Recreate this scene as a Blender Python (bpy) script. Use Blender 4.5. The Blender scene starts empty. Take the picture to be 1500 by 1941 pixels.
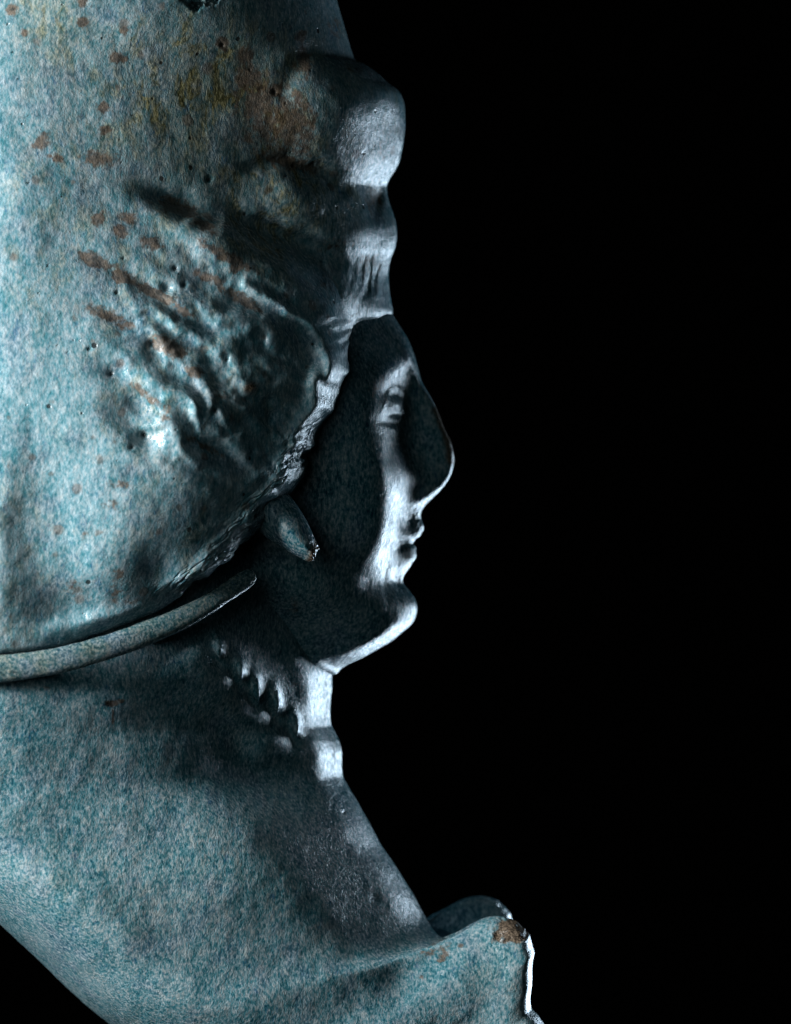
import bpy, math, random
import numpy as np

# ------------------------------------------------------------------ camera, world, lamps, exposure
sc = bpy.context.scene
S = 0.001                                   # one drawing unit = 1 mm


def W(x, y, z):                             # drawing (right, down, towards viewer) -> world
    return ((x - 750.0) * S, -z * S, (970.5 - y) * S)


cam_d = bpy.data.cameras.new("camera")
cam = bpy.data.objects.new("camera", cam_d)
sc.collection.objects.link(cam)
cam.location = (0, -15.0, 0)
cam.rotation_euler = (math.radians(90), 0, 0)
cam_d.sensor_fit = 'VERTICAL'
cam_d.sensor_height = 36.0
cam_d.lens = 36.0 * 15.0 / 1.941
cam_d.clip_end = 200
cam_d.dof.use_dof = True
cam_d.dof.focus_distance = 14.68
cam_d.dof.aperture_fstop = 1.35
sc.camera = cam

world = bpy.data.worlds.new("World")
sc.world = world
world.use_nodes = True
bg = world.node_tree.nodes["Background"]
bg.inputs[0].default_value = (0.0, 0.0, 0.0, 1)
bg.inputs[1].default_value = 0.0


def area(name, dirv, dist, sx, sy, power, col, target):
    from mathutils import Vector
    d = Vector(dirv).normalized()
    l = bpy.data.lights.new(name, 'AREA')
    l.shape = 'RECTANGLE'
    l.size, l.size_y = sx, sy
    l.energy = power
    l.color = col
    o = bpy.data.objects.new(name, l)
    t = Vector(W(*target))
    o.location = t + d * dist
    o.rotation_euler = (-d).to_track_quat('-Z', 'Z').to_euler()
    sc.collection.objects.link(o)
    return o


# world axes: x right, y away from the viewer, z up
area("key_softbox", (-0.77, -0.52, 0.25), 3.4, 1.15, 1.6, 590, (0.95, 0.985, 1.0), (100, 1080, 300))
area("rim_softbox", (0.56, 0.765, -0.31), 3.2, 0.80, 3.1, 190, (0.64, 0.83, 1.0), (650, 1000, 0))

area("front_fill", (-0.35, -1.0, 0.15), 6.0, 2.4, 2.4, 33, (0.74, 0.97, 1.0), (600, 900, 200))

sc.cycles.filter_width = 1.2
sc.view_settings.view_transform = 'Standard'
sc.view_settings.look = 'None'
sc.view_settings.exposure = 0.0
sc.view_settings.gamma = 1.0

# ------------------------------------------------------------------ numeric helpers
rng = np.random.default_rng(7)


def pchip(xk, yk, x):
    xk = np.asarray(xk, float); yk = np.asarray(yk, float)
    h = np.diff(xk); d = np.diff(yk) / h
    n = len(xk); m = np.zeros(n)
    if n == 2:
        m[:] = d[0]
    else:
        w1 = 2 * h[1:] + h[:-1]; w2 = h[1:] + 2 * h[:-1]
        ok = d[:-1] * d[1:] > 0
        mm = np.zeros(n - 2)
        mm[ok] = ((w1 + w2)[ok]) / (w1[ok] / d[:-1][ok] + w2[ok] / d[1:][ok])
        m[1:-1] = mm
        m[0] = d[0]; m[-1] = d[-1]
    x = np.clip(x, xk[0], xk[-1])
    i = np.clip(np.searchsorted(xk, x, side='right') - 1, 0, n - 2)
    t = (x - xk[i]) / h[i]
    t2 = t * t; t3 = t2 * t
    return ((2 * t3 - 3 * t2 + 1) * yk[i] + (t3 - 2 * t2 + t) * h[i] * m[i]
            + (-2 * t3 + 3 * t2) * yk[i + 1] + (t3 - t2) * h[i] * m[i + 1])


_tabs = [rng.random((256, 256)) for _ in range(6)]


def vnoise(x, y, k=0):
    T = _tabs[k % 6]
    xi = np.floor(x).astype(int); yi = np.floor(y).astype(int)
    fx = x - xi; fy = y - yi
    fx = fx * fx * fx * (fx * (fx * 6 - 15) + 10); fy = fy * fy * fy * (fy * (fy * 6 - 15) + 10)
    a = T[xi & 255, yi & 255]; b = T[(xi + 1) & 255, yi & 255]
    c = T[xi & 255, (yi + 1) & 255]; d = T[(xi + 1) & 255, (yi + 1) & 255]
    return (a * (1 - fx) + b * fx) * (1 - fy) + (c * (1 - fx) + d * fx) * fy - 0.5


def fbm(x, y, k=0, o=4):
    r = 0; a = 1.0
    for i in range(o):
        r = r + a * vnoise(x * 2 ** i + 17.3 * i, y * 2 ** i + 9.1 * i, k + i); a *= 0.5
    return r


def G(X, Y, x, y, sx, sy=None, ang=0.0):
    sy = sx if sy is None else sy
    c, s = math.cos(math.radians(ang)), math.sin(math.radians(ang))
    dx = X - x; dy = Y - y
    u = (dx * c + dy * s) / sx; v = (-dx * s + dy * c) / sy
    return np.exp(-u * u - v * v)


def sstep(a, b, x):
    t = np.clip((x - a) / (b - a), 0, 1)
    return t * t * (3 - 2 * t)


def seg_dist(X, Y, pts):
    best = np.full(X.shape, 1e9)
    for (x0, y0), (x1, y1) in zip(pts[:-1], pts[1:]):
        dx, dy = x1 - x0, y1 - y0
        t = np.clip(((X - x0) * dx + (Y - y0) * dy) / (dx * dx + dy * dy), 0, 1)
        best = np.minimum(best, np.hypot(X - x0 - t * dx, Y - y0 - t * dy))
    return best


def path_param(pts, n):
    """resample a polyline smoothly, even arc length; returns points and the parameter of each knot"""
    p = np.array(pts, float)
    d = np.r_[0, np.cumsum(np.hypot(*np.diff(p, axis=0).T))]
    t = np.linspace(0, d[-1], n)
    return np.c_[pchip(d, p[:, 0], t), pchip(d, p[:, 1], t)], d, t


# ------------------------------------------------------------------ sheet builder
def smooth_v(A, t, sig):
    if sig <= 0:
        return A
    w = np.exp(-((t[:, None] - t[None, :]) / sig) ** 2)
    w /= w.sum(1, keepdims=True)
    return w @ A


def relief(R, L, rows, nv, nu, detail_z=None, detail_n=None, closeL=None, sig_s=10.0, sig_x=0.0, k0=20, k1=110):
    """R: outline knots on the viewer's right, L: for each R knot index the far end of its line,
    rows: {index of R knot: [(s, z), ...]}.  Returns the near half as grids of x, y, z."""
    Rp, dk, t = path_param(R, nv)
    li = sorted(L)
    Lx = pchip(dk[li], [L[i][0] for i in li], t)
    Ly = pchip(dk[li], [L[i][1] for i in li], t)
    ln = np.hypot(Rp[:, 0] - Lx, Rp[:, 1] - Ly)
    a = np.linspace(0, 1, nu)
    u = 0.35 * a + 0.65 * a ** 2.2                      # dense near the right edge
    sg = u[None, :] * ln[:, None]                        # distance from the right edge
    ks = sorted(rows)
    smax = 1400.0
    qg = np.linspace(0, math.sqrt(smax), 900)
    prof = []
    for k in ks:
        kn = rows[k]
        q = [math.sqrt(s) for s, _ in kn]; z = [zz for _, zz in kn]
        c = pchip(q, z, qg)
        dq = qg[1]; hw = int(1.3 / dq)
        ker = np.exp(-(np.arange(-hw, hw + 1) * dq / 0.5) ** 2); ker /= ker.sum()
        ext = np.r_[2 * c[0] - c[hw:0:-1], c, np.full(hw, c[-1])]
        prof.append(np.convolve(ext, ker, mode='valid'))
    prof = np.array(prof)
    # interpolate the profiles along the outline
    tk = dk[ks]
    full = np.zeros((nv, len(qg)))
    for c in range(len(qg)):
        full[:, c] = pchip(tk, prof[:, c], t)
    full = smooth_v(full, t, sig_s)
    qs = np.sqrt(sg)
    fi = qs / qg[1]
    i0 = np.clip(fi.astype(int), 0, len(qg) - 2); f = fi - i0
    r = np.arange(nv)[:, None]
    Z = full[r, i0] * (1 - f) + full[r, i0 + 1] * f
    ex = (Lx - Rp[:, 0]) / np.maximum(ln, 1e-6); ey = (Ly - Rp[:, 1]) / np.maximum(ln, 1e-6)
    X = Rp[:, 0:1] + ex[:, None] * sg
    Y = Rp[:, 1:2] + ey[:, None] * sg
    if closeL:
        sl = ln[:, None] - sg
        Z = Z * np.sqrt(np.maximum(0, 1 - (1 - np.clip(sl / closeL, 0, 1)) ** 2))
    ze0 = full[:, 0]
    if sig_x > 0:
        # even out the interior along the vertical, leaving the edge as drawn
        xg = np.arange(-500, 1100, 4.0)
        R2 = np.array([np.interp(xg, X[i][::-1], Z[i][::-1]) for i in range(nv)])
        ins = np.array([(xg <= Rp[i, 0]) * 1.0 for i in range(nv)])
        yy = Rp[:, 1] + 1e-3 * np.arange(nv)
        w = np.exp(-((yy[:, None] - yy[None, :]) / sig_x) ** 2) * np.gradient(yy).clip(0.05)[None, :]
        Sm = (w @ (R2 * ins)) / np.maximum(w @ ins, 1e-6)
        Zs = np.array([np.interp(X[i], xg, Sm[i]) for i in range(nv)])
        k = sstep(k0, k1, sg)
        Z = Z * (1 - k) + Zs * k
    P = np.stack([X, Y, Z], -1)
    if detail_z is not None:
        fade = np.minimum(1, (sg / 14.0)) ** 0.5
        P[..., 2] += detail_z(X, Y, Z, sg) * fade
    if detail_n is not None:
        N = normals(P)
        d = detail_n(P[..., 0], P[..., 1], P[..., 2], sg)
        # on the mid plane the outline may only move in the plane
        flat = np.exp(-P[..., 2:3] / 6.0) * (ze0[:, None, None] < 5)
        N = N * np.concatenate([np.ones_like(flat), np.ones_like(flat), 1 - flat], -1)
        P = P + N * d[..., None]
    return P, ze0, (ex, ey)


def normals(P):
    du = np.gradient(P, axis=1); dv = np.gradient(P, axis=0)
    n = np.cross(du, dv)
    n /= np.maximum(np.linalg.norm(n, axis=-1, keepdims=True), 1e-9)
    sgn = np.sign(np.median(n[..., 2])) or 1
    return n * sgn


def add_wrap(P, ze, e, thick, curl=26.0, n=9):
    """rolls the free edge (where it stands off the mid plane) back into the inside"""
    ex, ey = e
    f = np.clip(ze / 60.0, 0, 1)
    cols = []
    E = P[:, 0]
    for i in range(1, n + 1):
        w = i / n
        zz = thick * min(1, w * 1.6) + curl * math.sin(w * math.pi / 2) * 0.5
        inn = curl * (1 - math.cos(w * math.pi / 2)) * 2.2 + (60 * max(0, w - 0.7) / 0.3)
        c = E.copy()
        c[:, 0] += ex * inn * f; c[:, 1] += ey * inn * f
        c[:, 2] -= zz * f
        c[:, 2] = np.where(f > 0, np.maximum(c[:, 2], 0), c[:, 2])
        cols.append(c)
    return np.concatenate([np.stack(cols[::-1], 1), P], 1), n


def add_left(P, reach, n=14):
    E = P[:, -1]
    cols = []
    for i in range(1, n + 1):
        a = i / n * math.pi / 2
        c = E.copy()
        c[:, 0] -= reach * math.sin(a); c[:, 2] = E[:, 2] * math.cos(a)
        cols.append(c)
    return np.concatenate([P, np.stack(cols, 1)], 1)


def grid_mesh(name, grids, mat, parent, attrs=None, smooth=True):
    """grids: list of (P, flip); attrs: function(X, Y, Z) -> dict of float fields"""
    V = []; F = []; off = 0
    for P, flip in grids:
        nv, nu = P.shape[:2]
        V.append(P.reshape(-1, 3))
        i = np.arange(nv - 1)[:, None] * nu + np.arange(nu - 1)[None, :]
        q = np.stack([i, i + 1, i + nu + 1, i + nu], -1).reshape(-1, 4)
        if flip:
            q = q[:, ::-1]
        F.append(q + off); off += nv * nu
    V = np.concatenate(V); F = np.concatenate(F)
    me = bpy.data.meshes.new(name)
    co = np.c_[(V[:, 0] - 750) * S, -V[:, 2] * S, (970.5 - V[:, 1]) * S]
    me.vertices.add(len(V)); me.vertices.foreach_set("co", co.ravel())
    me.loops.add(F.size); me.loops.foreach_set("vertex_index", F.ravel().astype(np.int32))
    me.polygons.add(len(F))
    me.polygons.foreach_set("loop_start", np.arange(0, F.size, 4, dtype=np.int32))
    me.polygons.foreach_set("loop_total", np.full(len(F), 4, np.int32))
    me.polygons.foreach_set("use_smooth", np.full(len(F), smooth))
    if attrs:
        for k, a in attrs(V[:, 0], V[:, 1], V[:, 2]).items():
            at = me.attributes.new(k, 'FLOAT', 'POINT')
            at.data.foreach_set("value", np.asarray(a, np.float32))
    me.update(); me.validate()
    me.materials.append(mat)
    o = bpy.data.objects.new(name, me)
    sc.collection.objects.link(o)
    o.parent = parent
    return o


# ------------------------------------------------------------------ materials
def patina(name, streak=0.45, olive=0.5, dark=1.0, brown=0.5, pale=0.0, grain=0.70, contrast=1.0):
    m = bpy.data.materials.new(name); m.use_nodes = True
    nt = m.node_tree; N = nt.nodes; Lk = nt.links
    bsdf = N["Principled BSDF"]

    def node(t, **k):
        n = N.new(t)
        for a, v in k.items():
            setattr(n, a, v)
        return n

    def noise(vec, scale, detail=3, rough=0.55, dist=0.0):
        n = node("ShaderNodeTexNoise")
        n.inputs["Scale"].default_value = scale; n.inputs["Detail"].default_value = detail
        n.inputs["Roughness"].default_value = rough; n.inputs["Distortion"].default_value = dist
        Lk.new(vec, n.inputs["Vector"]); return n.outputs["Fac"]

    def math_(op, a, b=None, clamp=False):
        n = node("ShaderNodeMath", operation=op, use_clamp=clamp)
        for i, v in enumerate((a, b)):
            if v is None: continue
            if isinstance(v, (int, float)): n.inputs[i].default_value = v
            else: Lk.new(v, n.inputs[i])
        return n.outputs[0]

    def ss(v, a, b):
        n = node("ShaderNodeMapRange", interpolation_type='SMOOTHSTEP')
        n.inputs["From Min"].default_value = a; n.inputs["From Max"].default_value = b
        Lk.new(v, n.inputs["Value"]); return n.outputs[0]

    def mix(f, a, b):
        n = node("ShaderNodeMix", data_type='RGBA')
        if isinstance(f, (int, float)): n.inputs[0].default_value = f
        else: Lk.new(f, n.inputs[0])
        for i, v in ((6, a), (7, b)):
            if isinstance(v, tuple): n.inputs[i].default_value = (*v, 1)
            else: Lk.new(v, n.inputs[i])
        return n.outputs[2]

    def attr(nm):
        n = node("ShaderNodeAttribute", attribute_name=nm); return n.outputs["Fac"]

    tc = node("ShaderNodeTexCoord").outputs["Object"]
    mp = node("ShaderNodeMapping"); mp.inputs["Scale"].default_value = (1, 1, streak)
    Lk.new(tc, mp.inputs["Vector"]); st = mp.outputs["Vector"]
    fine = noise(st, 200, 3, 0.6, 0.15)
    mid = noise(st, 80, 4, 0.6, 0.4)
    big = noise(tc, 11, 4, 0.6, 0.3)
    huge = noise(tc, 3.2, 3, 0.5)
    hue = noise(st, 38, 4, 0.65, 0.5)
    t = math_('ADD', math_('MULTIPLY', fine, grain), math_('MULTIPLY', mid, 0.98 - grain))
    t = math_('ADD', t, math_('MULTIPLY', math_('SUBTRACT', big, 0.25), 0.22))
    t = math_('ADD', math_('MULTIPLY', math_('SUBTRACT', t, 0.56), contrast), 0.56 + pale)
    ramp = node("ShaderNodeValToRGB")
    cr = ramp.color_ramp
    cols = [(0.39, (0.004, 0.046, 0.078)), (0.475, (0.032, 0.126, 0.150)), (0.55, (0.112, 0.204, 0.234)),
            (0.64, (0.248, 0.306, 0.326)), (0.78, (0.36, 0.41, 0.38))]
    while len(cr.elements) < len(cols): cr.elements.new(0.5)
    for e, (p, c) in zip(cr.elements, cols):
        e.position = p; e.color = (*[v * dark for v in c], 1)
    Lk.new(t, ramp.inputs[0])
    col = ramp.outputs[0]
    # drifts of ochre green and slate blue in the glaze
    ol = math_('MULTIPLY', ss(hue, 0.44, 0.66), math_('ADD', math_('MULTIPLY', attr("olive"), 0.6), math_('MULTIPLY', ss(huge, 0.40, 0.62), 0.40)))
    ol = math_('ADD', ol, math_('MULTIPLY', attr("olive"), 0.42))
    ol = math_('MULTIPLY', ol, olive, True)
    col = mix(ol, col, mix(ss(fine, 0.42, 0.6), (0.060, 0.058, 0.024), (0.21, 0.19, 0.095)))
    sl = math_('MULTIPLY', ss(noise(tc, 17, 3, 0.6), 0.50, 0.68), 0.40)
    col = mix(sl, col, mix(ss(fine, 0.42, 0.6), (0.045, 0.075, 0.120), (0.21, 0.26, 0.31)))
    # deep blue flecks, drawn out along the grain
    bl = ss(noise(st, 95, 3, 0.6, 0.6), 0.58, 0.70)
    bl = math_('MULTIPLY', bl, ss(noise(tc, 12, 3), 0.42, 0.6))
    col = mix(math_('MULTIPLY', bl, 0.6), col, (0.006, 0.060, 0.130))
    # brown corrosion: placed patches broken up by noise, and scattered small spots
    ra = attr("rust")
    rn = math_('SUBTRACT', noise(tc, 60, 5, 0.72), 0.5)
    ru = math_('ADD', ra, math_('MULTIPLY', rn, math_('MULTIPLY', math_('MULTIPLY', ra, 2.5, True), 2.2)))
    ru = ss(ru, 0.30, 0.72)
    vo = node("ShaderNodeTexVoronoi"); vo.inputs["Scale"].default_value = 26
    Lk.new(tc, vo.inputs["Vector"])
    wn = node("ShaderNodeSeparateColor"); Lk.new(vo.outputs["Color"], wn.inputs[0])
    sz = math_('MULTIPLY', math_('SUBTRACT', wn.outputs[0], 1.0 - 0.75 * brown), 0.58)
    sp = ss(math_('SUBTRACT', sz, math_('ADD', vo.outputs["Distance"], math_('MULTIPLY', math_('SUBTRACT', mid, 0.5), 0.35))), 0.0, 0.13)
    ru = math_('MAXIMUM', ru, math_('MULTIPLY', sp, 0.7))
    brc = mix(ss(noise(tc, 110, 4, 0.7), 0.35, 0.65), (0.036, 0.022, 0.015), (0.135, 0.090, 0.060))
    col = mix(math_('MULTIPLY', ru, 0.82), col, brc)
    # raw broken stone colour
    col = mix(attr("chip"), col, mix(ss(noise(tc, 260, 3, 0.7), 0.4, 0.62), (0.035, 0.027, 0.020), (0.150, 0.112, 0.080)))
    # tiny dark pits
    vp = node("ShaderNodeTexVoronoi"); vp.inputs["Scale"].default_value = 34
    Lk.new(tc, vp.inputs["Vector"])
    wp = node("ShaderNodeSeparateColor"); Lk.new(vp.outputs["Color"], wp.inputs[0])
    psz = math_('MULTIPLY', math_('SUBTRACT', wp.outputs[1], 0.62 if brown > 0.3 else 0.86), 0.52)
    pit = ss(math_('SUBTRACT', psz, vp.outputs["Distance"]), 0.0, 0.05)
    pit = math_('MAXIMUM', pit, attr("pit"))
    col = mix(math_('MULTIPLY', pit, 0.88), col, (0.008, 0.006, 0.005))
    Lk.new(col, bsdf.inputs["Base Color"])
    bsdf.inputs["IOR"].default_value = 1.5
    bsdf.inputs["Metallic"].default_value = 0.0
    Lk.new(math_("ADD", math_("MULTIPLY", ss(math_("ADD", math_("MULTIPLY", fine, 0.6), math_("MULTIPLY", mid, 0.4)), 0.40, 0.60), 0.60), 0.06), bsdf.inputs["Specular IOR Level"])
    rgh = math_('ADD', math_('MULTIPLY', fine, 0.30), 0.09)
    rgh = math_('ADD', rgh, math_('MULTIPLY', ru, 0.12))
    Lk.new(rgh, bsdf.inputs["Roughness"])
    hgt = math_('ADD', math_('MULTIPLY', fine, 0.22), math_('MULTIPLY', noise(tc, 190, 3, 0.6), 0.45))
    hgt = math_('SUBTRACT', hgt, math_('MULTIPLY', pit, 1.2))
    hgt = math_('ADD', hgt, math_('MULTIPLY', noise(tc, 340, 2), 0.55))
    bp = node("ShaderNodeBump"); bp.inputs["Strength"].default_value = 0.5; bp.inputs["Distance"].default_value = 0.0036
    Lk.new(hgt, bp.inputs["Height"]); Lk.new(bp.outputs[0], bsdf.inputs["Normal"])
    return m


M_hood = patina("blue_green_patina", 0.52, 0.95, 1.0, 0.85, 0.012, 0.56, 0.68)
M_body = patina("speckled_patina", 0.62, 0.35, 0.96, 0.12, 0.0, 0.68, 0.88)
M_face = patina("dark_patina", 0.5, 0.25, 0.85, 0.15)
M_band = patina("green_patina", 0.8, 0.45, 0.50, 0.05)

root = bpy.data.objects.new("sculpture", None)
sc.collection.objects.link(root)
root["label"] = "weathered blue green sculpture of a face in profile under a heavy hood, against black"
root["category"] = "sculpture"


def ell(A, B, smax):
    return [(s, B * math.sqrt(max(0, 1 - (1 - min(s, A) / A) ** 2))) for s in (0, 4, 15, 35, 70, 120, 190, 280, 400, 520, A, smax)
            if s <= A or s == smax]


def zero_attrs(X):
    z = np.zeros_like(X)
    return dict(rust=z.copy(), olive=z.copy(), pit=z.copy(), chip=z.copy())


# ------------------------------------------------------------------ hood
HR = [(600, -150), (639, 0), (648, 33), (658, 67), (667, 97), (674, 114), (693, 123), (717, 140), (737, 158), (752, 169),
      (762, 182), (768, 205), (769, 230), (768, 252), (765, 275), (760, 300), (753, 318), (740, 340), (734, 355), (735, 368),
      (740, 387), (747, 407), (752, 430), (753, 450), (750, 470), (743, 487), (739, 503), (737, 523), (738, 543), (742, 570),
      (745, 590), (742, 602), (725, 612), (700, 628), (682, 645), (670, 662), (666, 682), (664, 707), (657, 723), (648, 740),
      (642, 773), (630, 790), (613, 812), (604, 830), (602, 847), (587, 867), (582, 885), (577, 905), (557, 930), (537, 947),
      (523, 963), (517, 983), (493, 1007), (473, 1027), (453, 1050), (420, 1079), (400, 1092), (373, 1108), (350, 1127),
      (333, 1142), (267, 1172), (200, 1196), (133, 1218), (67, 1228), (0, 1232), (-250, 1238)]


def hi(y, x=None):
    return min(range(len(HR)), key=lambda i: abs(HR[i][1] - y) + (abs(HR[i][0] - x) if x is not None else 0))


HL = {0: (-300, -150), hi(590): (-300, 590), hi(1000, 500): (-300, 1010), hi(1142, 333): (-300, 1180), hi(1218, 133): (-305, 1224),
      hi(1232, 0): (-320, 1234), len(HR) - 1: (-330, 1240)}
hrows = {
    0: ell(640, 520, 1000),
    hi(67): ell(650, 520, 1000),
    hi(114): [(0, 0), (10, 78), (40, 165), (80, 228), (130, 280), (200, 335), (300, 395), (480, 468), (680, 512), (1000, 512)],
    hi(182): [(0, 0), (10, 50), (30, 98), (55, 138), (80, 166), (120, 202), (180, 242), (260, 295), (360, 361), (560, 460), (760, 512), (1070, 512)],
    hi(252): [(0, 0), (8, 30), (25, 62), (45, 96), (65, 130), (85, 157), (110, 184), (140, 212), (175, 240), (210, 262), (270, 298), (370, 362), (570, 465), (770, 515), (1070, 515)],
    hi(355): [(0, 0), (8, 28), (22, 56), (38, 88), (60, 133), (80, 165), (105, 196), (140, 226), (180, 254), (240, 298), (340, 370), (540, 475), (740, 525), (1040, 525)],
    hi(450): [(0, 0), (8, 28), (25, 60), (45, 95), (68, 141), (88, 172), (112, 200), (145, 226), (180, 247), (240, 292), (330, 378), (540, 485), (760, 535), (1060, 535)],
    hi(523): [(0, 0), (8, 35), (25, 80), (50, 128), (75, 172), (95, 196), (120, 210), (150, 255), (200, 318), (300, 398), (540, 502), (740, 546), (1040, 546)],
    hi(570): [(0, 0), (8, 35), (25, 82), (50, 132), (75, 178), (100, 210), (125, 258), (170, 318), (250, 388), (340, 436), (540, 512), (740, 550), (1040, 550)],
    hi(602, 742): [(0, 5), (8, 34), (25, 78), (50, 124), (75, 165), (92, 196), (112, 262), (160, 325), (240, 390), (330, 440), (530, 514), (740, 550), (1040, 550)],
    hi(628, 700): [(0, 50), (8, 78), (25, 120), (42, 165), (55, 225), (75, 288), (120, 345), (200, 410), (300, 455), (500, 520), (700, 552), (1000, 552)],
    hi(645, 682): [(0, 80), (8, 105), (20, 138), (28, 210), (45, 282), (70, 322), (120, 364), (220, 432), (420, 514), (690, 555), (990, 555)],
    hi(662, 670): [(0, 100), (5, 125), (9, 190), (20, 262), (40, 308), (70, 336), (120, 370), (210, 432), (410, 518), (680, 558), (990, 555)],
    hi(707): [(0, 185), (6, 238), (20, 296), (40, 344), (70, 362), (120, 390), (200, 436), (400, 522), (660, 560), (960, 560)],
    hi(773): [(0, 195), (8, 265), (25, 328), (42, 360), (70, 370), (110, 407), (170, 464), (230, 506), (320, 538), (450, 556), (640, 568), (940, 560)],
    hi(847): [(0, 235), (8, 306), (25, 366), (42, 396), (65, 405), (100, 438), (160, 492), (220, 528), (320, 550), (600, 568), (900, 560)],
    hi(1007): [(0, 310), (8, 372), (25, 424), (45, 452), (70, 462), (110, 491), (160, 519), (230, 541), (350, 557), (500, 566), (800, 552)],
    hi(1092): [(0, 430), (8, 458), (25, 474), (50, 488), (90, 500), (150, 520), (250, 545), (400, 566), (700, 550)],
    hi(1142): [(0, 415), (6, 432), (25, 450), (80, 484), (150, 512), (250, 542), (350, 556), (630, 545)],
    hi(1218): [(0, 480), (6, 494), (30, 510), (100, 532), (200, 548), (450, 540)],
    hi(1232): [(0, 508), (6, 518), (40, 532), (150, 544), (320, 538)],
    len(HR) - 1: [(0, 515), (20, 522), (80, 530)],
}

HOOD_SPOTS = [  # brown corrosion seen on the hood: x, y, rx, ry, angle, strength
    (48, 52, 9, 9, 0, 1.1), (177, 34, 8, 9, 0, 1), (176, 72, 8, 8, 0, 1), (70, 92, 7, 6, 0, .9), (240, 136, 11, 7, 0, 1),
    (213, 228, 10, 10, 0, 1), (216, 270, 13, 8, -20, 1), (105, 285, 14, 8, -30, 1), (100, 298, 14, 8, 0, 1), (128, 322, 14, 7, 20, .9),
    (205, 322, 30, 15, 0, .85), (250, 87, 7, 9, 0, .8), (430, 105, 9, 10, 0, 1), (470, 125, 12, 14, 0, .8), (475, 165, 16, 20, 0, .75),
    (525, 187, 10, 9, 0, 1), (500, 220, 40, 40, 0, .45), (580, 130, 14, 22, 0, .6), (575, 85, 9, 9, 0, .9), (640, 60, 14, 25, 0, .5),
    (560, 250, 40, 50, 0, .4), (560, 320, 40, 10, 10, .6), (350, 410, 40, 16, 18, .85), (395, 440, 30, 12, 25, .7), (260, 430, 14, 8, 30, .9),
    (205, 432, 9, 12, 30, 1), (245, 455, 12, 10, 0, 1), (300, 475, 16, 9, 20, .8), (200, 510, 30, 10, 20, 1), (250, 540, 20, 9, 20, 1),
    (310, 570, 34, 8, 25, 1), (365, 605, 18, 6, 30, .8), (220, 610, 38, 10, 25, .9), (250, 628, 20, 8, 10, .8), (335, 668, 26, 14, 25, 1.1),
    (380, 712, 18, 10, 25, .9), (300, 760, 40, 8, 40, .8), (330, 790, 14, 14, 0, .7), (440, 500, 50, 9, 28, .8), (470, 580, 40, 9, 30, .8),
    (455, 520, 14, 8, 20, .9), (410, 540, 30, 8, 22, .7), (400, 850, 40, 7, 30, .7), (430, 755, 12, 8, 20, .7), (245, 920, 24, 8, 10, .65), (235, 960, 20, 12, 0, .6),
    (185, 1015, 14, 10, 0, .5), (240, 1105, 14, 36, 10, .6), (160, 1110, 24, 20, 0, .5), (270, 1130, 20, 12, 0, .5), (3, 1120, 10, 20, 0, .8),
    (700, 500, 30, 35, 0, .5), (710, 375, 16, 30, 10, .6), (720, 290, 25, 40, 20, .35), (640, 475, 40, 20, 0, .5), (620, 560, 20, 60, -35, .35), (4, 530, 7, 9, 0, .8)]
HOOD_PITS = [(48, 17, 3), (96, 17, 3), (62, 6, 3), (40, 77, 3), (50, 128, 3), (60, 177, 3), (430, 107, 5), (525, 190, 6),
             (405, 355, 7), (115, 520, 4), (78, 368, 4), (190, 672, 5), (250, 505, 4), (345, 522, 6), (362, 552, 7), (240, 568, 5),
             (230, 718, 6), (303, 662, 10), (440, 690, 5), (420, 785, 8), (290, 830, 9), (268, 852, 6), (315, 10, 2), (595, 320, 5),
             (545, 345, 4), (555, 300, 3), (690, 297, 4), (712, 218, 3), (480, 150, 3), (545, 210, 4), (560, 325, 5), (640, 400, 4),
             (470, 418, 5), (500, 265, 3), (592, 148, 3), (315, 90, 2), (243, 285, 3), (268, 240, 3), (133, 667, 3), (150, 678, 3), (170, 1, 2)]
CRACKS = [[(0, 245), (90, 244), (190, 248), (300, 275), (420, 280), (470, 275)], [(262, 0), (268, 90), (255, 190), (246, 290), (248, 385)],
          [(180, 40), (255, 55)], [(263, 165), (320, 152)], [(30, 55), (62, 6)], [(345, 190), (380, 250)], [(25, 300), (5, 355)]]


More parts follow.
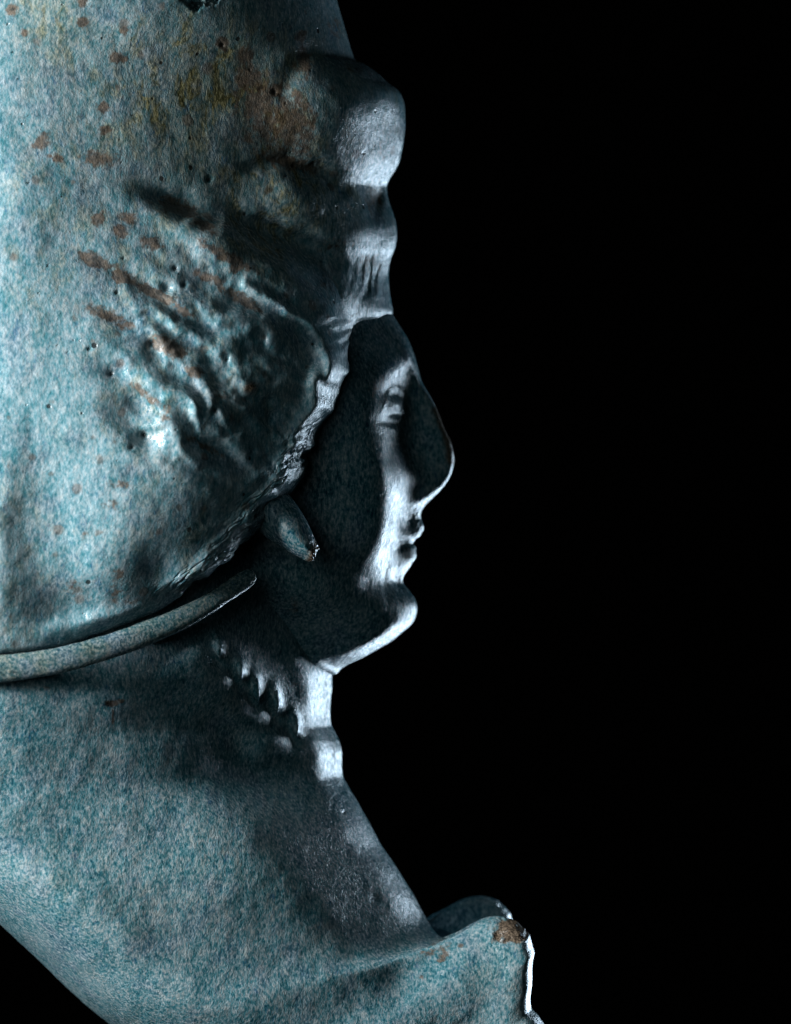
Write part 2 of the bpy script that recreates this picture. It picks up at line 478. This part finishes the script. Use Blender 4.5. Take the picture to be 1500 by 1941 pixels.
def hood_z(X, Y, Z, s):
    X0, Y0 = X, Y
    X = X + 15 * fbm(X0 / 75, Y0 / 75, 3, 3); Y = Y + 15 * fbm(X0 / 75 + 31, Y0 / 75, 5, 3)
    d = 34 * G(X, Y, 640, 205, 125, 78) - 10 * G(X, Y, 560, 285, 60, 40) - 16 * G(X, Y, 610, 330, 50, 22)
    d += 26 * G(X, Y, 565, 385, 60, 48) - 22 * G(X, Y, 580, 470, 70, 22, 20) + 10 * G(X, Y, 700, 440, 40, 26)
    kn = seg_dist(X, Y, [(546, 196), (558, 152), (598, 112), (668, 116)])
    d += -7 * np.exp(-(kn / 18.0) ** 2)
    k2 = seg_dist(X, Y, [(480, 330), (545, 308), (610, 324), (652, 356)])
    d += -10 * np.exp(-(k2 / 14.0) ** 2)
    rb = seg_dist(X, Y, [(470, 556), (540, 590), (592, 625), (622, 675), (632, 725)])
    d += 9 * np.exp(-(rb / 11.0) ** 2) - 16 * G(X, Y, 592, 690, 24, 46, -25)
    cl = seg_dist(X, Y, [(380, 428), (470, 478), (560, 524), (615, 575), (648, 635)])
    d += 13 * np.exp(-(cl / 17.0) ** 2)
    # valley above the cheek lobe, and the lobe's own crest
    d += -34 * G(X, Y, 350, 400, 60, 24, 24) - 30 * G(X, Y, 490, 440, 90, 26, 24)
    d += 34 * G(X, Y, 440, 490, 120, 30, 28) + 14 * G(X, Y, 560, 560, 70, 26, 42)
    # furrows running down the lobe
    for (x, y, a, l, w, h) in ((290, 545, 24, 120, 12, -7), (360, 610, 30, 90, 12, -7), (250, 620, 22, 70, 12, -7), (470, 590, 30, 90, 12, -7),
                               (340, 500, 25, 90, 12, 6), (420, 630, 32, 90, 18, 8), (330, 700, 38, 90, 16, -9), (400, 780, 40, 70, 16, 8)):
        d += 1.05 * h * G(X, Y, x, y, l, w * 1.3, a)
    aa = X0 * 0.87 + Y0 * 0.49; bb = -X0 * 0.49 + Y0 * 0.87
    lob = np.exp(-((X0 - 430) / 170) ** 4 - ((Y0 - 700) / 190) ** 4) * sstep(15, 70, s)
    d += lob * (6.0 * np.cos(bb / 62 * 2 * math.pi + 6.5 * fbm(aa / 110, bb / 110, 2)) + 8 * fbm(aa / 60, bb / 36, 5, 2))
    low = G(X0, Y0, 500, 820, 70, 110, -38) * sstep(20, 50, s)
    d -= low * 22 * np.clip(fbm(aa / 36, bb / 26, 1, 2) + 0.12, 0, 1)
    # hollows on the flank
    d += -26 * G(X, Y, 275, 790, 42, 34, 20) - 18 * G(X, Y, 295, 835, 30, 26) - 14 * G(X, Y, 245, 720, 36, 20, 30)
    d += -20 * G(X, Y, 420, 850, 60, 36, 45) - 14 * G(X, Y, 500, 800, 40, 50, 40) - 14 * G(X, Y, 565, 640, 26, 60, -30)
    d += 14 * G(X, Y, 602, 725, 12, 18) - 10 * G(X, Y, 575, 752, 18, 24) 
    d += 16 * G(X, Y, 25, 980, 46, 190, 3) - 12 * G(X, Y, 125, 1060, 60, 130, -4) + 8 * G(X, Y, 250, 1000, 70, 180)
    d += -14 * G(X, Y, 140, 1135, 56, 40, 0) + 14 * G(X, Y, 220, 1170, 120, 22, -12) - 12 * G(X, Y, 310, 1080, 36, 40)
    d += 10 * G(X, Y, 60, 400, 160, 60, 0) - 10 * G(X, Y, 330, 560, 10, 10)
    # wrinkles under the muzzle tip
    d += 2.4 * np.sin((X + 0.12 * (Y - 500)) * 0.42 + 0.6 + 2.2 * fbm(X / 30, Y / 60, 2)) * G(X, Y, 706, 520, 36, 36)
    d += -12 * G(X, Y, 712, 375, 11, 26, 8) - 9 * G(X, Y, 697, 545, 9, 24, 8) - 6 * G(X, Y, 690, 355, 8, 40, -12)
    fl = seg_dist(X, Y, [(612, 500), (630, 532), (648, 566)])
    d += -3.5 * np.exp(-(fl / 4.0) ** 2)
    # shelf where the hole is broken through
    hole = sstep(1.0, 0.7, np.hypot((X0 - 390) / 38, (Y0 - 9) / 37) + 0.45 * fbm(X0 / 14, Y0 / 14, 2))
    d += hole * (-14 + 34 * fbm(X0 / 9, Y0 / 9, 3))
    d += 3.0 * fbm(X / 70, Y / 70, 1)
    return d


def hood_n(X, Y, Z, s):
    d = 0 * X
    for x, y, r in HOOD_PITS:
        d -= (0.7 * r if r > 4 else 0.2 * r) * G(X, Y, x, y, r * 0.75)
    d += 0.6 * fbm(X / 14, Y / 24, 4)
    # torn, nibbled edge of the cheek lobe
    a = X * 0.80 - Y * 0.60; b = X * 0.60 + Y * 0.80          # along and across the tears
    tear = fbm(a / 46, b / 9, 0, 3)
    tear = -np.clip(0.10 - np.abs(tear + 0.05), 0, 1) / 0.10
    zone = sstep(775, 850, Y) * sstep(1150, 1090, Y) * np.exp(-(np.maximum(s - 30, 0) / 30.0) ** 2)
    d += zone * (6 * tear + 3 * fbm(X / 18, Y / 18, 3) + 5 * fbm(a / 40, b / 14, 1))
    d += sstep(690, 740, Y) * sstep(1160, 1120, Y) * np.exp(-s / 25.0) * 5 * fbm(X / 22, Y / 22, 0)
    return d


def hood_attr(X, Y, Z):
    a = zero_attrs(X)
    for x, y, rx, ry, an, st in HOOD_SPOTS:
        a['rust'] = np.maximum(a['rust'], st * G(X, Y, x, y, rx * 1.3, ry * 1.3, an))
    a['rust'] += 0.34 * G(X, Y, 520, 210, 100, 150) + 0.20 * G(X, Y, 340, 540, 180, 100, 25) + 0.16 * G(X, Y, 250, 130, 130, 130) + 0.16 * G(X, Y, 560, 320, 120, 80)
    a['olive'] = 0.9 * G(X, Y, 120, 40, 60, 120) + 1.1 * G(X, Y, 430, 210, 190, 170) + 0.5 * G(X, Y, 560, 400, 100, 80) + 0.5 * G(X, Y, 480, 480, 90, 40, 30)
    for x, y, r in HOOD_PITS:
        a['pit'] = np.maximum(a['pit'], np.clip(1.4 * G(X, Y, x, y, r * 0.6) - 0.2, 0, 1))
    for c in CRACKS:
        a['pit'] = np.maximum(a['pit'], 0.30 * sstep(-0.3, 0.25, fbm(X / 30, Y / 30, 3)) * np.exp(-(seg_dist(X + 7 * fbm(X / 22, Y / 22, 4), Y + 7 * fbm(X / 22, Y / 22, 2), c) / 1.3) ** 2))
    a['chip'] = np.clip(1.6 * G(X, Y, 482, 742, 19, 14, -25) - 0.45, 0, 1)
    hole = sstep(1.0, 0.7, np.hypot((X - 390) / 38, (Y - 9) / 37) + 0.45 * fbm(X / 14, Y / 14, 2))
    a['pit'] = np.maximum(a['pit'], hole * 0.6 * sstep(0.05, -0.2, fbm(X / 9, Y / 9, 3)))
    m = (Z > 0)
    for k in ('rust', 'pit', 'chip'):
        a[k] = a[k] * m
    return a


P, ze, e = relief(HR, HL, hrows, 720, 420, hood_z, hood_n, sig_s=14, sig_x=40)
P, nw = add_wrap(P, ze, e, 55, 26)
P = add_left(P, 420)
PB = P.copy()[::2, ::2]; PB[..., 2] *= -1
hood = grid_mesh("hood", [(P, False), (PB, True)], M_hood, root, hood_attr)

# ------------------------------------------------------------------ face
FR = [(690, 520), (725, 570), (745, 597), (757, 617), (770, 637), (780, 657), (787, 677), (795, 707), (800, 722), (817, 753), (828, 773), (838, 800),
      (848, 823), (857, 843), (861, 867), (860, 883), (856, 898), (847, 915), (833, 932), (817, 948), (805, 960), (800, 968), (798, 980),
      (800, 990), (797, 1003), (793, 1017), (788, 1024), (788, 1037), (785, 1047), (781, 1058), (777, 1073), (768, 1087), (765, 1097),
      (767, 1105), (775, 1123), (782, 1137), (784, 1153), (783, 1167), (777, 1183), (763, 1198), (743, 1215), (713, 1233), (687, 1247),
      (663, 1258), (647, 1268), (637, 1278), (600, 1285)]


def fi(y):
    return min(range(len(FR)), key=lambda i: abs(FR[i][1] - y))


FL = {0: (350, 520), fi(1153): (350, 1060), fi(1215): (345, 1080), fi(1258): (335, 1095), len(FR) - 1: (330, 1110)}
frows = {
    0: [(0, 0), (40, 110), (100, 180), (200, 240), (350, 300)],
    fi(597): [(0, 0), (10, 40), (35, 80), (70, 125), (120, 180), (200, 235), (390, 300)],
    fi(657): [(0, 0), (10, 40), (35, 75), (70, 115), (110, 160), (160, 205), (230, 245), (430, 300)],
    fi(707): [(0, 0), (8, 28), (25, 46), (45, 80), (70, 126), (100, 170), (140, 204), (190, 222), (280, 240), (450, 280)],
    fi(773): [(0, 0), (6, 14), (25, 20), (55, 30), (64, 60), (82, 118), (115, 178), (150, 208), (200, 224), (300, 240), (470, 280)],
    fi(843): [(0, 0), (6, 16), (25, 24), (60, 32), (88, 42), (97, 76), (113, 130), (140, 180), (170, 206), (220, 224), (320, 236), (500, 275)],
    fi(915): [(0, 0), (6, 20), (25, 30), (53, 42), (64, 68), (82, 116), (108, 168), (130, 192), (160, 208), (220, 220), (320, 230), (490, 270)],
    fi(948): [(0, 0), (8, 35), (25, 60), (40, 78), (60, 108), (90, 160), (115, 190), (140, 204), (200, 218), (300, 226), (460, 266)],
    fi(980): [(0, 0), (8, 26), (25, 49), (45, 80), (60, 119), (78, 168), (95, 190), (115, 202), (140, 208), (190, 213), (300, 222), (440, 262)],
    fi(1037): [(0, 0), (8, 26), (25, 50), (42, 80), (57, 118), (75, 166), (92, 188), (112, 198), (140, 204), (190, 209), (300, 220), (440, 260)],
    fi(1073): [(0, 0), (8, 28), (25, 56), (42, 90), (57, 124), (75, 160), (92, 178), (112, 188), (140, 195), (190, 203), (300, 216), (430, 256)],
    fi(1097): [(0, 0), (10, 28), (30, 58), (55, 92), (80, 126), (120, 166), (200, 204), (410, 280)],
    fi(1153): [(0, 0), (8, 46), (25, 84), (50, 114), (90, 140), (140, 168), (220, 205), (430, 275)],
    fi(1198): [(0, 0), (8, 50), (25, 95), (45, 122), (70, 138), (120, 156), (220, 195), (410, 250)],
    fi(1233): [(0, 0), (6, 48), (20, 92), (40, 120), (80, 140), (180, 172), (370, 230)],
    fi(1258): [(0, 0), (8, 48), (25, 90), (50, 120), (120, 150), (320, 205)],
    fi(1268): [(0, 0), (10, 36), (30, 72), (60, 104), (120, 134), (320, 190)],
    len(FR) - 1: [(0, 0), (50, 20), (300, 40)],
}


def G3(X, Y, Z, x, y, z, sx, sy, sz):
    return np.exp(-((X - x) / sx) ** 2 - ((Y - y) / sy) ** 2 - ((Z - z) / sz) ** 2)


def face_n(X, Y, Z, s):
    Yb = Y - 0.32 * (Z - 60)
    fr = (X > 690) * (X < 860) * 1.0
    g1 = lambda v, c, w: np.exp(-((v - c) / w) ** 2)
    zone = sstep(20, 50, Z) * sstep(690, 712, X)
    d = zone * 7 * g1(Yb, 690, 24) * g1(Z, 105, 75)                       # brow
    d -= zone * 4.5 * g1(Y, 748, 14) * sstep(60, 90, Z) * g1(Z, 88, 42)                         # socket
    d += zone * 5.5 * g1(Y, 768, 15) * g1(Z, 98, 32)                         # eyeball
    lid = 738 + ((Z - 85) / 45) ** 2 * 16
    d += zone * 2.6 * g1(Y, lid, 7.5) * g1(Z, 95, 50)
    low = 786 - ((Z - 92) / 45) ** 2 * 9
    d += zone * 2.0 * g1(Y, low, 7) * g1(Z, 95, 42)
    d -= zone * 5 * g1(Y, 800, 10) * g1(Z, 110, 50)
    d -= 6 * G3(X, Y, Z, 735, 880, 140, 18, 40, 30)
    d += 12 * G3(X, Y, Z, 735, 990, 165, 35, 70, 45)         # cheek
    d += 7 * G3(X, Y, Z, 800, 1003, 20, 30, 12, 45) + 8 * G3(X, Y, Z, 785, 1055, 20, 30, 12, 42)   # lips
    d -= 5 * G3(X, Y, Z, 783, 986, 46, 15, 14, 32)
    d -= 6 * G3(X, Y, Z, 768, 1040 + 0.3 * (Z - 66), 62, 18, 11, 34) + 5 * G3(X, Y, Z, 790, 1030, 20, 30, 5, 50)
    d += 8 * G3(X, Y, Z, 785, 1155, 20, 26, 30, 50)         # chin
    d -= 9 * G3(X, Y, Z, 765, 1103, 50, 25, 14, 60)
    d += 24 * G(X, Y, 610, 1100, 90, 56) + 10 * G3(X, Y, Z, 810, 905, 50, 30, 26, 30)
    d += 0.7 * fbm(X / 16, Y / 22, 2)
    d += 2.2 * fbm(Y / 7, Z / 7, 3) * G(X, Y, 795, 1010, 14, 50)
    d += 3.0 * fbm(X / 30, Z / 30, 1, 2) * G(X, Y, 735, 1100, 60, 40)
    return d


def face_attr(X, Y, Z):
    a = zero_attrs(X)
    a['chip'] = np.clip(2.2 * np.exp(-(seg_dist(X, Y, [(832, 778), (846, 815), (856, 850), (858, 872)]) / 13.0) ** 2) - 0.55 + 0.5 * fbm(X / 9, Y / 9, 1), 0, 1) * 0.9
    a['rust'] = 0.5 * G(X, Y, 725, 740, 40, 40) + 0.35 * G(X, Y, 560, 1150, 40, 40) + 0.4 * G(X, Y, 770, 1045, 25, 30)
    a['olive'] = 0.5 * G(X, Y, 600, 1110, 70, 50)
    return a


P, ze, e = relief(FR, FL, frows, 560, 260, None, face_n, sig_s=15, sig_x=28, k0=10, k1=55)
PB = P.copy()[::2, ::2]; PB[..., 2] *= -1
face = grid_mesh("face", [(P, False), (PB, True)], M_face, root, face_attr)

# ------------------------------------------------------------------ neck and chest
BR = [(560, 1050), (600, 1180), (624, 1255), (630, 1280), (630, 1303), (628, 1327), (627, 1353), (629, 1373), (637, 1390), (645, 1407), (649, 1430), (649, 1453), (651, 1470),
      (657, 1484), (673, 1511), (700, 1558), (723, 1601), (750, 1641), (773, 1678), (793, 1711), (808, 1738), (822, 1760), (837, 1772), (850, 1774), (867, 1769),
      (883, 1756), (900, 1746), (917, 1734), (943, 1730), (963, 1732), (980, 1736), (993, 1748), (1002, 1764), (1007, 1784), (1011, 1798), (1009, 1808),
      (1007, 1824), (1006, 1858), (1003, 1884), (1004, 1898), (1017, 1914), (1033, 1938), (1060, 1980), (1080, 2030)]


def bi(y, x):
    return min(range(len(BR)), key=lambda i: abs(BR[i][1] - y) + abs(BR[i][0] - x))


BL = {0: (-420, 1050), bi(1280, 630): (-420, 1290), bi(1430, 649): (-350, 1425), bi(1558, 700): (-190, 1580), bi(1678, 773): (-60, 1692), bi(1738, 808): (60, 1803),
      bi(1774, 850): (190, 1924), bi(1730, 943): (440, 2080), bi(1808, 1009): (640, 2120), bi(1898, 1004): (740, 2150), len(BR) - 1: (860, 2180)}
brows = {
    0: ell(480, 440, 980),
    bi(1303, 630): [(0, 0), (6, 26), (16, 48), (32, 95), (46, 122), (80, 162), (110, 199), (150, 245), (200, 294), (250, 338), (310, 384), (400, 440), (500, 486), (640, 526), (800, 532), (1050, 528)],
    bi(1430, 649): [(0, 0), (6, 24), (16, 46), (34, 98), (48, 122), (65, 140), (100, 176), (150, 224), (200, 264), (250, 314), (310, 362), (400, 416), (500, 462), (650, 508), (800, 522), (1050, 520)],
    bi(1558, 700): [(0, 0), (8, 50), (30, 106), (52, 142), (75, 168), (130, 227), (180, 281), (225, 324), (280, 357), (370, 392), (500, 436), (700, 488), (1000, 500)],
    bi(1678, 773): [(0, 0), (8, 50), (30, 104), (50, 135), (75, 163), (130, 221), (175, 270), (212, 304), (265, 338), (350, 374), (480, 417), (650, 468), (850, 500)],
    bi(1738, 808): [(0, 0), (6, 44), (25, 93), (48, 130), (75, 160), (130, 217), (172, 262), (222, 300), (310, 341), (430, 386), (600, 444), (800, 495)],
    bi(1774, 850): [(0, 105), (6, 116), (20, 132), (50, 160), (90, 196), (150, 248), (200, 282), (280, 322), (400, 370), (700, 455)],
    bi(1730, 943): [(0, 120), (6, 140), (20, 158), (50, 172), (90, 184), (130, 197), (200, 230), (300, 274), (500, 350), (650, 390)],
    bi(1808, 1009): [(0, 140), (4, 166), (12, 186), (26, 198), (60, 205), (110, 206), (160, 208), (215, 224), (320, 268), (500, 345)],
    bi(1898, 1004): [(0, 140), (4, 166), (12, 186), (28, 200), (65, 208), (120, 209), (175, 214), (240, 234), (420, 305)],
    len(BR) - 1: [(0, 140), (6, 168), (25, 190), (45, 200), (80, 206), (120, 210), (240, 236), (420, 300)],
}
TEETH = [(423, 1240, 40), (462, 1282, 42), (492, 1325, 44), (528, 1347, 44), (564, 1392, 40)]
CREST = [(405, 1195), (428, 1232), (462, 1278), (496, 1316), (528, 1346), (566, 1388), (592, 1420)]


def crest_frame(X, Y):
    """signed distance to the toothed crest (positive on its lower left) and length along it"""
    best = np.full(X.shape, 1e9); sd = np.zeros(X.shape); al = np.zeros(X.shape); acc = 0
    for (x0, y0), (x1, y1) in zip(CREST[:-1], CREST[1:]):
        dx, dy = x1 - x0, y1 - y0; L = math.hypot(dx, dy)
        t = np.clip(((X - x0) * dx + (Y - y0) * dy) / (L * L), 0, 1)
        ds = np.hypot(X - x0 - t * dx, Y - y0 - t * dy)
        sg = np.sign(-(X - x0) * dy + (Y - y0) * dx)
        m = ds < best
        best = np.where(m, ds, best); sd = np.where(m, ds * sg, sd); al = np.where(m, acc + t * L, al)
        acc += L
    return sd, al, acc


def body_z(X, Y, Z, s):
    sd, al, tot = crest_frame(X, Y)
    along = sstep(-5, 30, al) * sstep(tot - 20, tot - 75, al)
    lipw = np.where(sd > 42, 52.0, 38.0)
    d = along * 13 * np.exp(-((sd - 44) / lipw) ** 2)
    for tx, ty, h in TEETH:                                                  # pointed teeth hanging over the lip
        d += 20 * G(X, Y, tx - 1, ty - h * 0.5, 9.0, h * 0.62, -8) * sstep(ty + 6, ty - 16, Y)
        d -= 10 * G(X, Y, tx - 13, ty - 4, 10, 17, -30) + 7 * G(X, Y, tx - 2, ty + 14, 12, 8, 20)
        d += 2 * G(X, Y, tx - 40, ty + 16, 30, 26, -40)
    d += -20 * G(X, Y, 480, 1445, 64, 140, -50) - 14 * G(X, Y, 500, 1240, 34, 60, -40)
    d += 12 * G(X, Y, 645, 1430, 18, 34) + 10 * G(X, Y, 560, 1600, 200, 60, 50)
    d += -5 * G(X, Y, 760, 1830, 36, 90, 10) + 10 * G(X, Y, 880, 1860, 50, 80) - 4 * G(X, Y, 915, 1915, 26, 46)
    d += 5 * fbm(X / 110, Y / 110, 1)
    return d


def body_n(X, Y, Z, s):
    d = 0.55 * fbm(X / 14, Y / 22, 3)
    d -= 0.8 * np.clip(fbm(X / 7, Y / 10, 1) - 0.25, 0, 1) * G(X, Y, 665, 1530, 60, 80, -60)
    d -= 1.2 * G(X, Y, 713, 1694, 11, 9, 30)
    chip = sstep(1.0, 0.7, np.hypot((X - 966) / 40, (Y - 1752) / 26) + 0.4 * fbm(X / 14, Y / 14, 0))
    d += chip * (-4 + 3.5 * fbm(X / 16, Y / 16, 1))
    return d


def body_attr(X, Y, Z):
    a = zero_attrs(X)
    spots = [(825, 1790, 40, 16, -20, .6), (840, 1800, 22, 12, -30, .7), (228, 1322, 13, 7, 0, 1.1), (245, 1318, 16, 5, 10, .8), (10, 1420, 16, 20, 0, .6), (930, 1775, 6, 10, 30, .7),
             (870, 1782, 8, 6, 0, .7), (110, 1292, 8, 6, 0, .7), (800, 1840, 10, 6, 0, .6), (570, 1290, 40, 50, 0, .3), (230, 1345, 3, 20, 0, .8)]
    for x, y, rx, ry, an, st in spots:
        a['rust'] = np.maximum(a['rust'], st * G(X, Y, x, y, rx, ry, an))
    a['pit'] = np.maximum(a['pit'], 0.9 * G(X, Y, 224, 1324, 8, 5)); a['pit'] = np.maximum(a['pit'], 0.7 * G(X, Y, 653, 1535, 3))
    a['pit'] = np.maximum(a['pit'], 0.6 * G(X, Y, 713, 1694, 9, 7, 30))
    a['olive'] = 0.5 * G(X, Y, 930, 1850, 60, 90) + 0.3 * G(X, Y, 300, 1700, 200, 160)
    a['chip'] = sstep(1.0, 0.75, np.hypot((X - 968) / 40, (Y - 1754) / 25) + 0.45 * fbm(X / 14, Y / 14, 0))
    for k in a: a[k] = a[k] * (Z > 0)
    return a


P, ze, e = relief(BR, BL, brows, 640, 420, body_z, body_n, closeL=260, sig_s=24)
P, nw = add_wrap(P, ze, e, 30, 20)
neck = grid_mesh("neck", [(P, False)], M_body, root, body_attr)
BODY = P.reshape(-1, 3)[:, :]
PB = P.copy()[::2, ::2]
m = PB[..., 2].copy(); PB[..., 2] = -m
# the far shoulder stands a little higher and further back than the near one
wf = sstep(760, 860, PB[..., 0]) * sstep(1640, 1740, PB[..., 1])
PB[..., 0] -= 32 * wf; PB[..., 1] -= 27 * wf
far = grid_mesh("shoulder", [(PB, True)], M_body, root, lambda X, Y, Z: zero_attrs(X))


# ------------------------------------------------------------------ sweeps: curved band and broken fang
def sweep(pts, sect, n=160, m=36):
    """pts: (x, y, z, half width, half thickness); rounded box section, first axis in the picture plane"""
    p = np.array(pts, float)
    d = np.r_[0, np.cumsum(np.linalg.norm(np.diff(p[:, :3], axis=0), axis=1))]
    t = np.linspace(0, d[-1], n)
    q = np.stack([pchip(d, p[:, k], t) for k in range(p.shape[1])], 1)
    T = np.gradient(q[:, :3], axis=0); T /= np.linalg.norm(T, axis=1, keepdims=True)
    Zax = np.array([0, 0, 1.0])
    A = np.cross(np.broadcast_to(Zax, T.shape), T); A /= np.linalg.norm(A, axis=1, keepdims=True)
    B = np.cross(T, A)
    a = np.linspace(0, 2 * math.pi, m)
    ca = np.sign(np.cos(a)) * np.abs(np.cos(a)) ** sect; sa = np.sign(np.sin(a)) * np.abs(np.sin(a)) ** sect
    P = q[:, None, :3] + A[:, None] * (ca[None, :, None] * q[:, 3][:, None, None]) + B[:, None] * (sa[None, :, None] * q[:, 4][:, None, None])
    return P


P = sweep([(-260, 1262, 550, 25, 16), (-120, 1262, 550, 25, 16), (0, 1259, 544, 25, 16), (100, 1248, 530, 24, 16), (200, 1225, 504, 23, 16), (300, 1190, 464, 22, 16),
           (367, 1161, 432, 20, 16), (430, 1124, 390, 18, 16), (462, 1102, 364, 18, 16), (478, 1091, 351, 16, 14), (486, 1085, 345, 10, 8), (488, 1084, 343, 2, 2)], 0.80)
P = P + 0.9 * fbm(P[..., 0] / 20, P[..., 1] / 20, 2)[..., None]


def band_attr(X, Y, Z):
    a = zero_attrs(X)
    a['olive'] = np.full_like(X, 0.55)
    a['pit'] = np.maximum(0.8 * G(X, Y, 55, 1264, 6, 3), 0.7 * G(X, Y, 18, 1252, 4, 4))
    return a


band = grid_mesh("curved_band", [(P, True)], M_band, root, band_attr)

P = sweep([(498, 940, 300, 44, 62), (530, 978, 330, 43, 58), (556, 1006, 346, 36, 48), (577, 1029, 350, 27, 38), (590, 1043, 348, 20, 27), (597, 1051, 346, 15, 20), (600, 1054, 345, 3, 3)], 1.3, 160, 64)
P = P + 1.6 * fbm(P[..., 0] / 18, P[..., 1] / 18, 2)[..., None] + (sstep(584, 592, P[..., 0]) * sstep(1026, 1034, P[..., 1]) * 3.5 * fbm(P[..., 0] / 4, P[..., 1] / 4, 1))[..., None]


def fang_attr(X, Y, Z):
    a = zero_attrs(X)
    a['chip'] = sstep(0, 10, (X - 590) * 0.8 + (Y - 1032) * 0.35)
    return a


fang = grid_mesh("broken_spur", [(P, True)], M_face, root, fang_attr)

# ------------------------------------------------------------------ small pointed teeth along the jaw fringe


def body_height(x, y):
    k = np.argsort((BODY[:, 0] - x) ** 2 + (BODY[:, 1] - y) ** 2)[:6]
    return float(BODY[k, 2].mean())


for tx, ty, h in TEETH:
    z0 = body_height(tx - 4, ty - h * 1.1); z1 = body_height(tx - 2, ty - h * 0.55); z2 = body_height(tx - 2, ty - 4)
    P = sweep([(tx - 5, ty - h * 1.1, z0 - 16, 6, 7), (tx - 3, ty - h * 0.7, 0.4 * z0 + 0.6 * z1 - 3, 7, 8), (tx - 1, ty - h * 0.4, z1 + 1, 6.5, 8),
               (tx, ty - h * 0.15, max(z2, z1 - 10) + 3, 4.2, 6), (tx + 1, ty + 1, max(z2, z1 - 14) + 3, 0.8, 2)], 1.0, 40, 24)
    P = P + 1.0 * fbm(P[..., 0] / 8, P[..., 1] / 8, 2)[..., None]
    grid_mesh("tooth", [(P, True)], M_body, neck, lambda X, Y, Z: zero_attrs(X))

# ------------------------------------------------------------------ backdrop
bm_ = bpy.data.materials.new("black_cloth"); bm_.use_nodes = True
b = bm_.node_tree.nodes["Principled BSDF"]
b.inputs["Base Color"].default_value = (0.0006, 0.0006, 0.0006, 1); b.inputs["Roughness"].default_value = 1; b.inputs["Specular IOR Level"].default_value = 0
me = bpy.data.meshes.new("backdrop")
me.from_pydata([(-14, 9, -14), (14, 9, -14), (14, 9, 14), (-14, 9, 14), (-14, 9.1, -14), (14, 9.1, -14), (14, 9.1, 14), (-14, 9.1, 14)], [],
               [(0, 1, 2, 3), (7, 6, 5, 4), (0, 4, 5, 1), (1, 5, 6, 2), (2, 6, 7, 3), (3, 7, 4, 0)])
me.materials.append(bm_)
o = bpy.data.objects.new("backdrop", me); sc.collection.objects.link(o); o["kind"] = "structure"
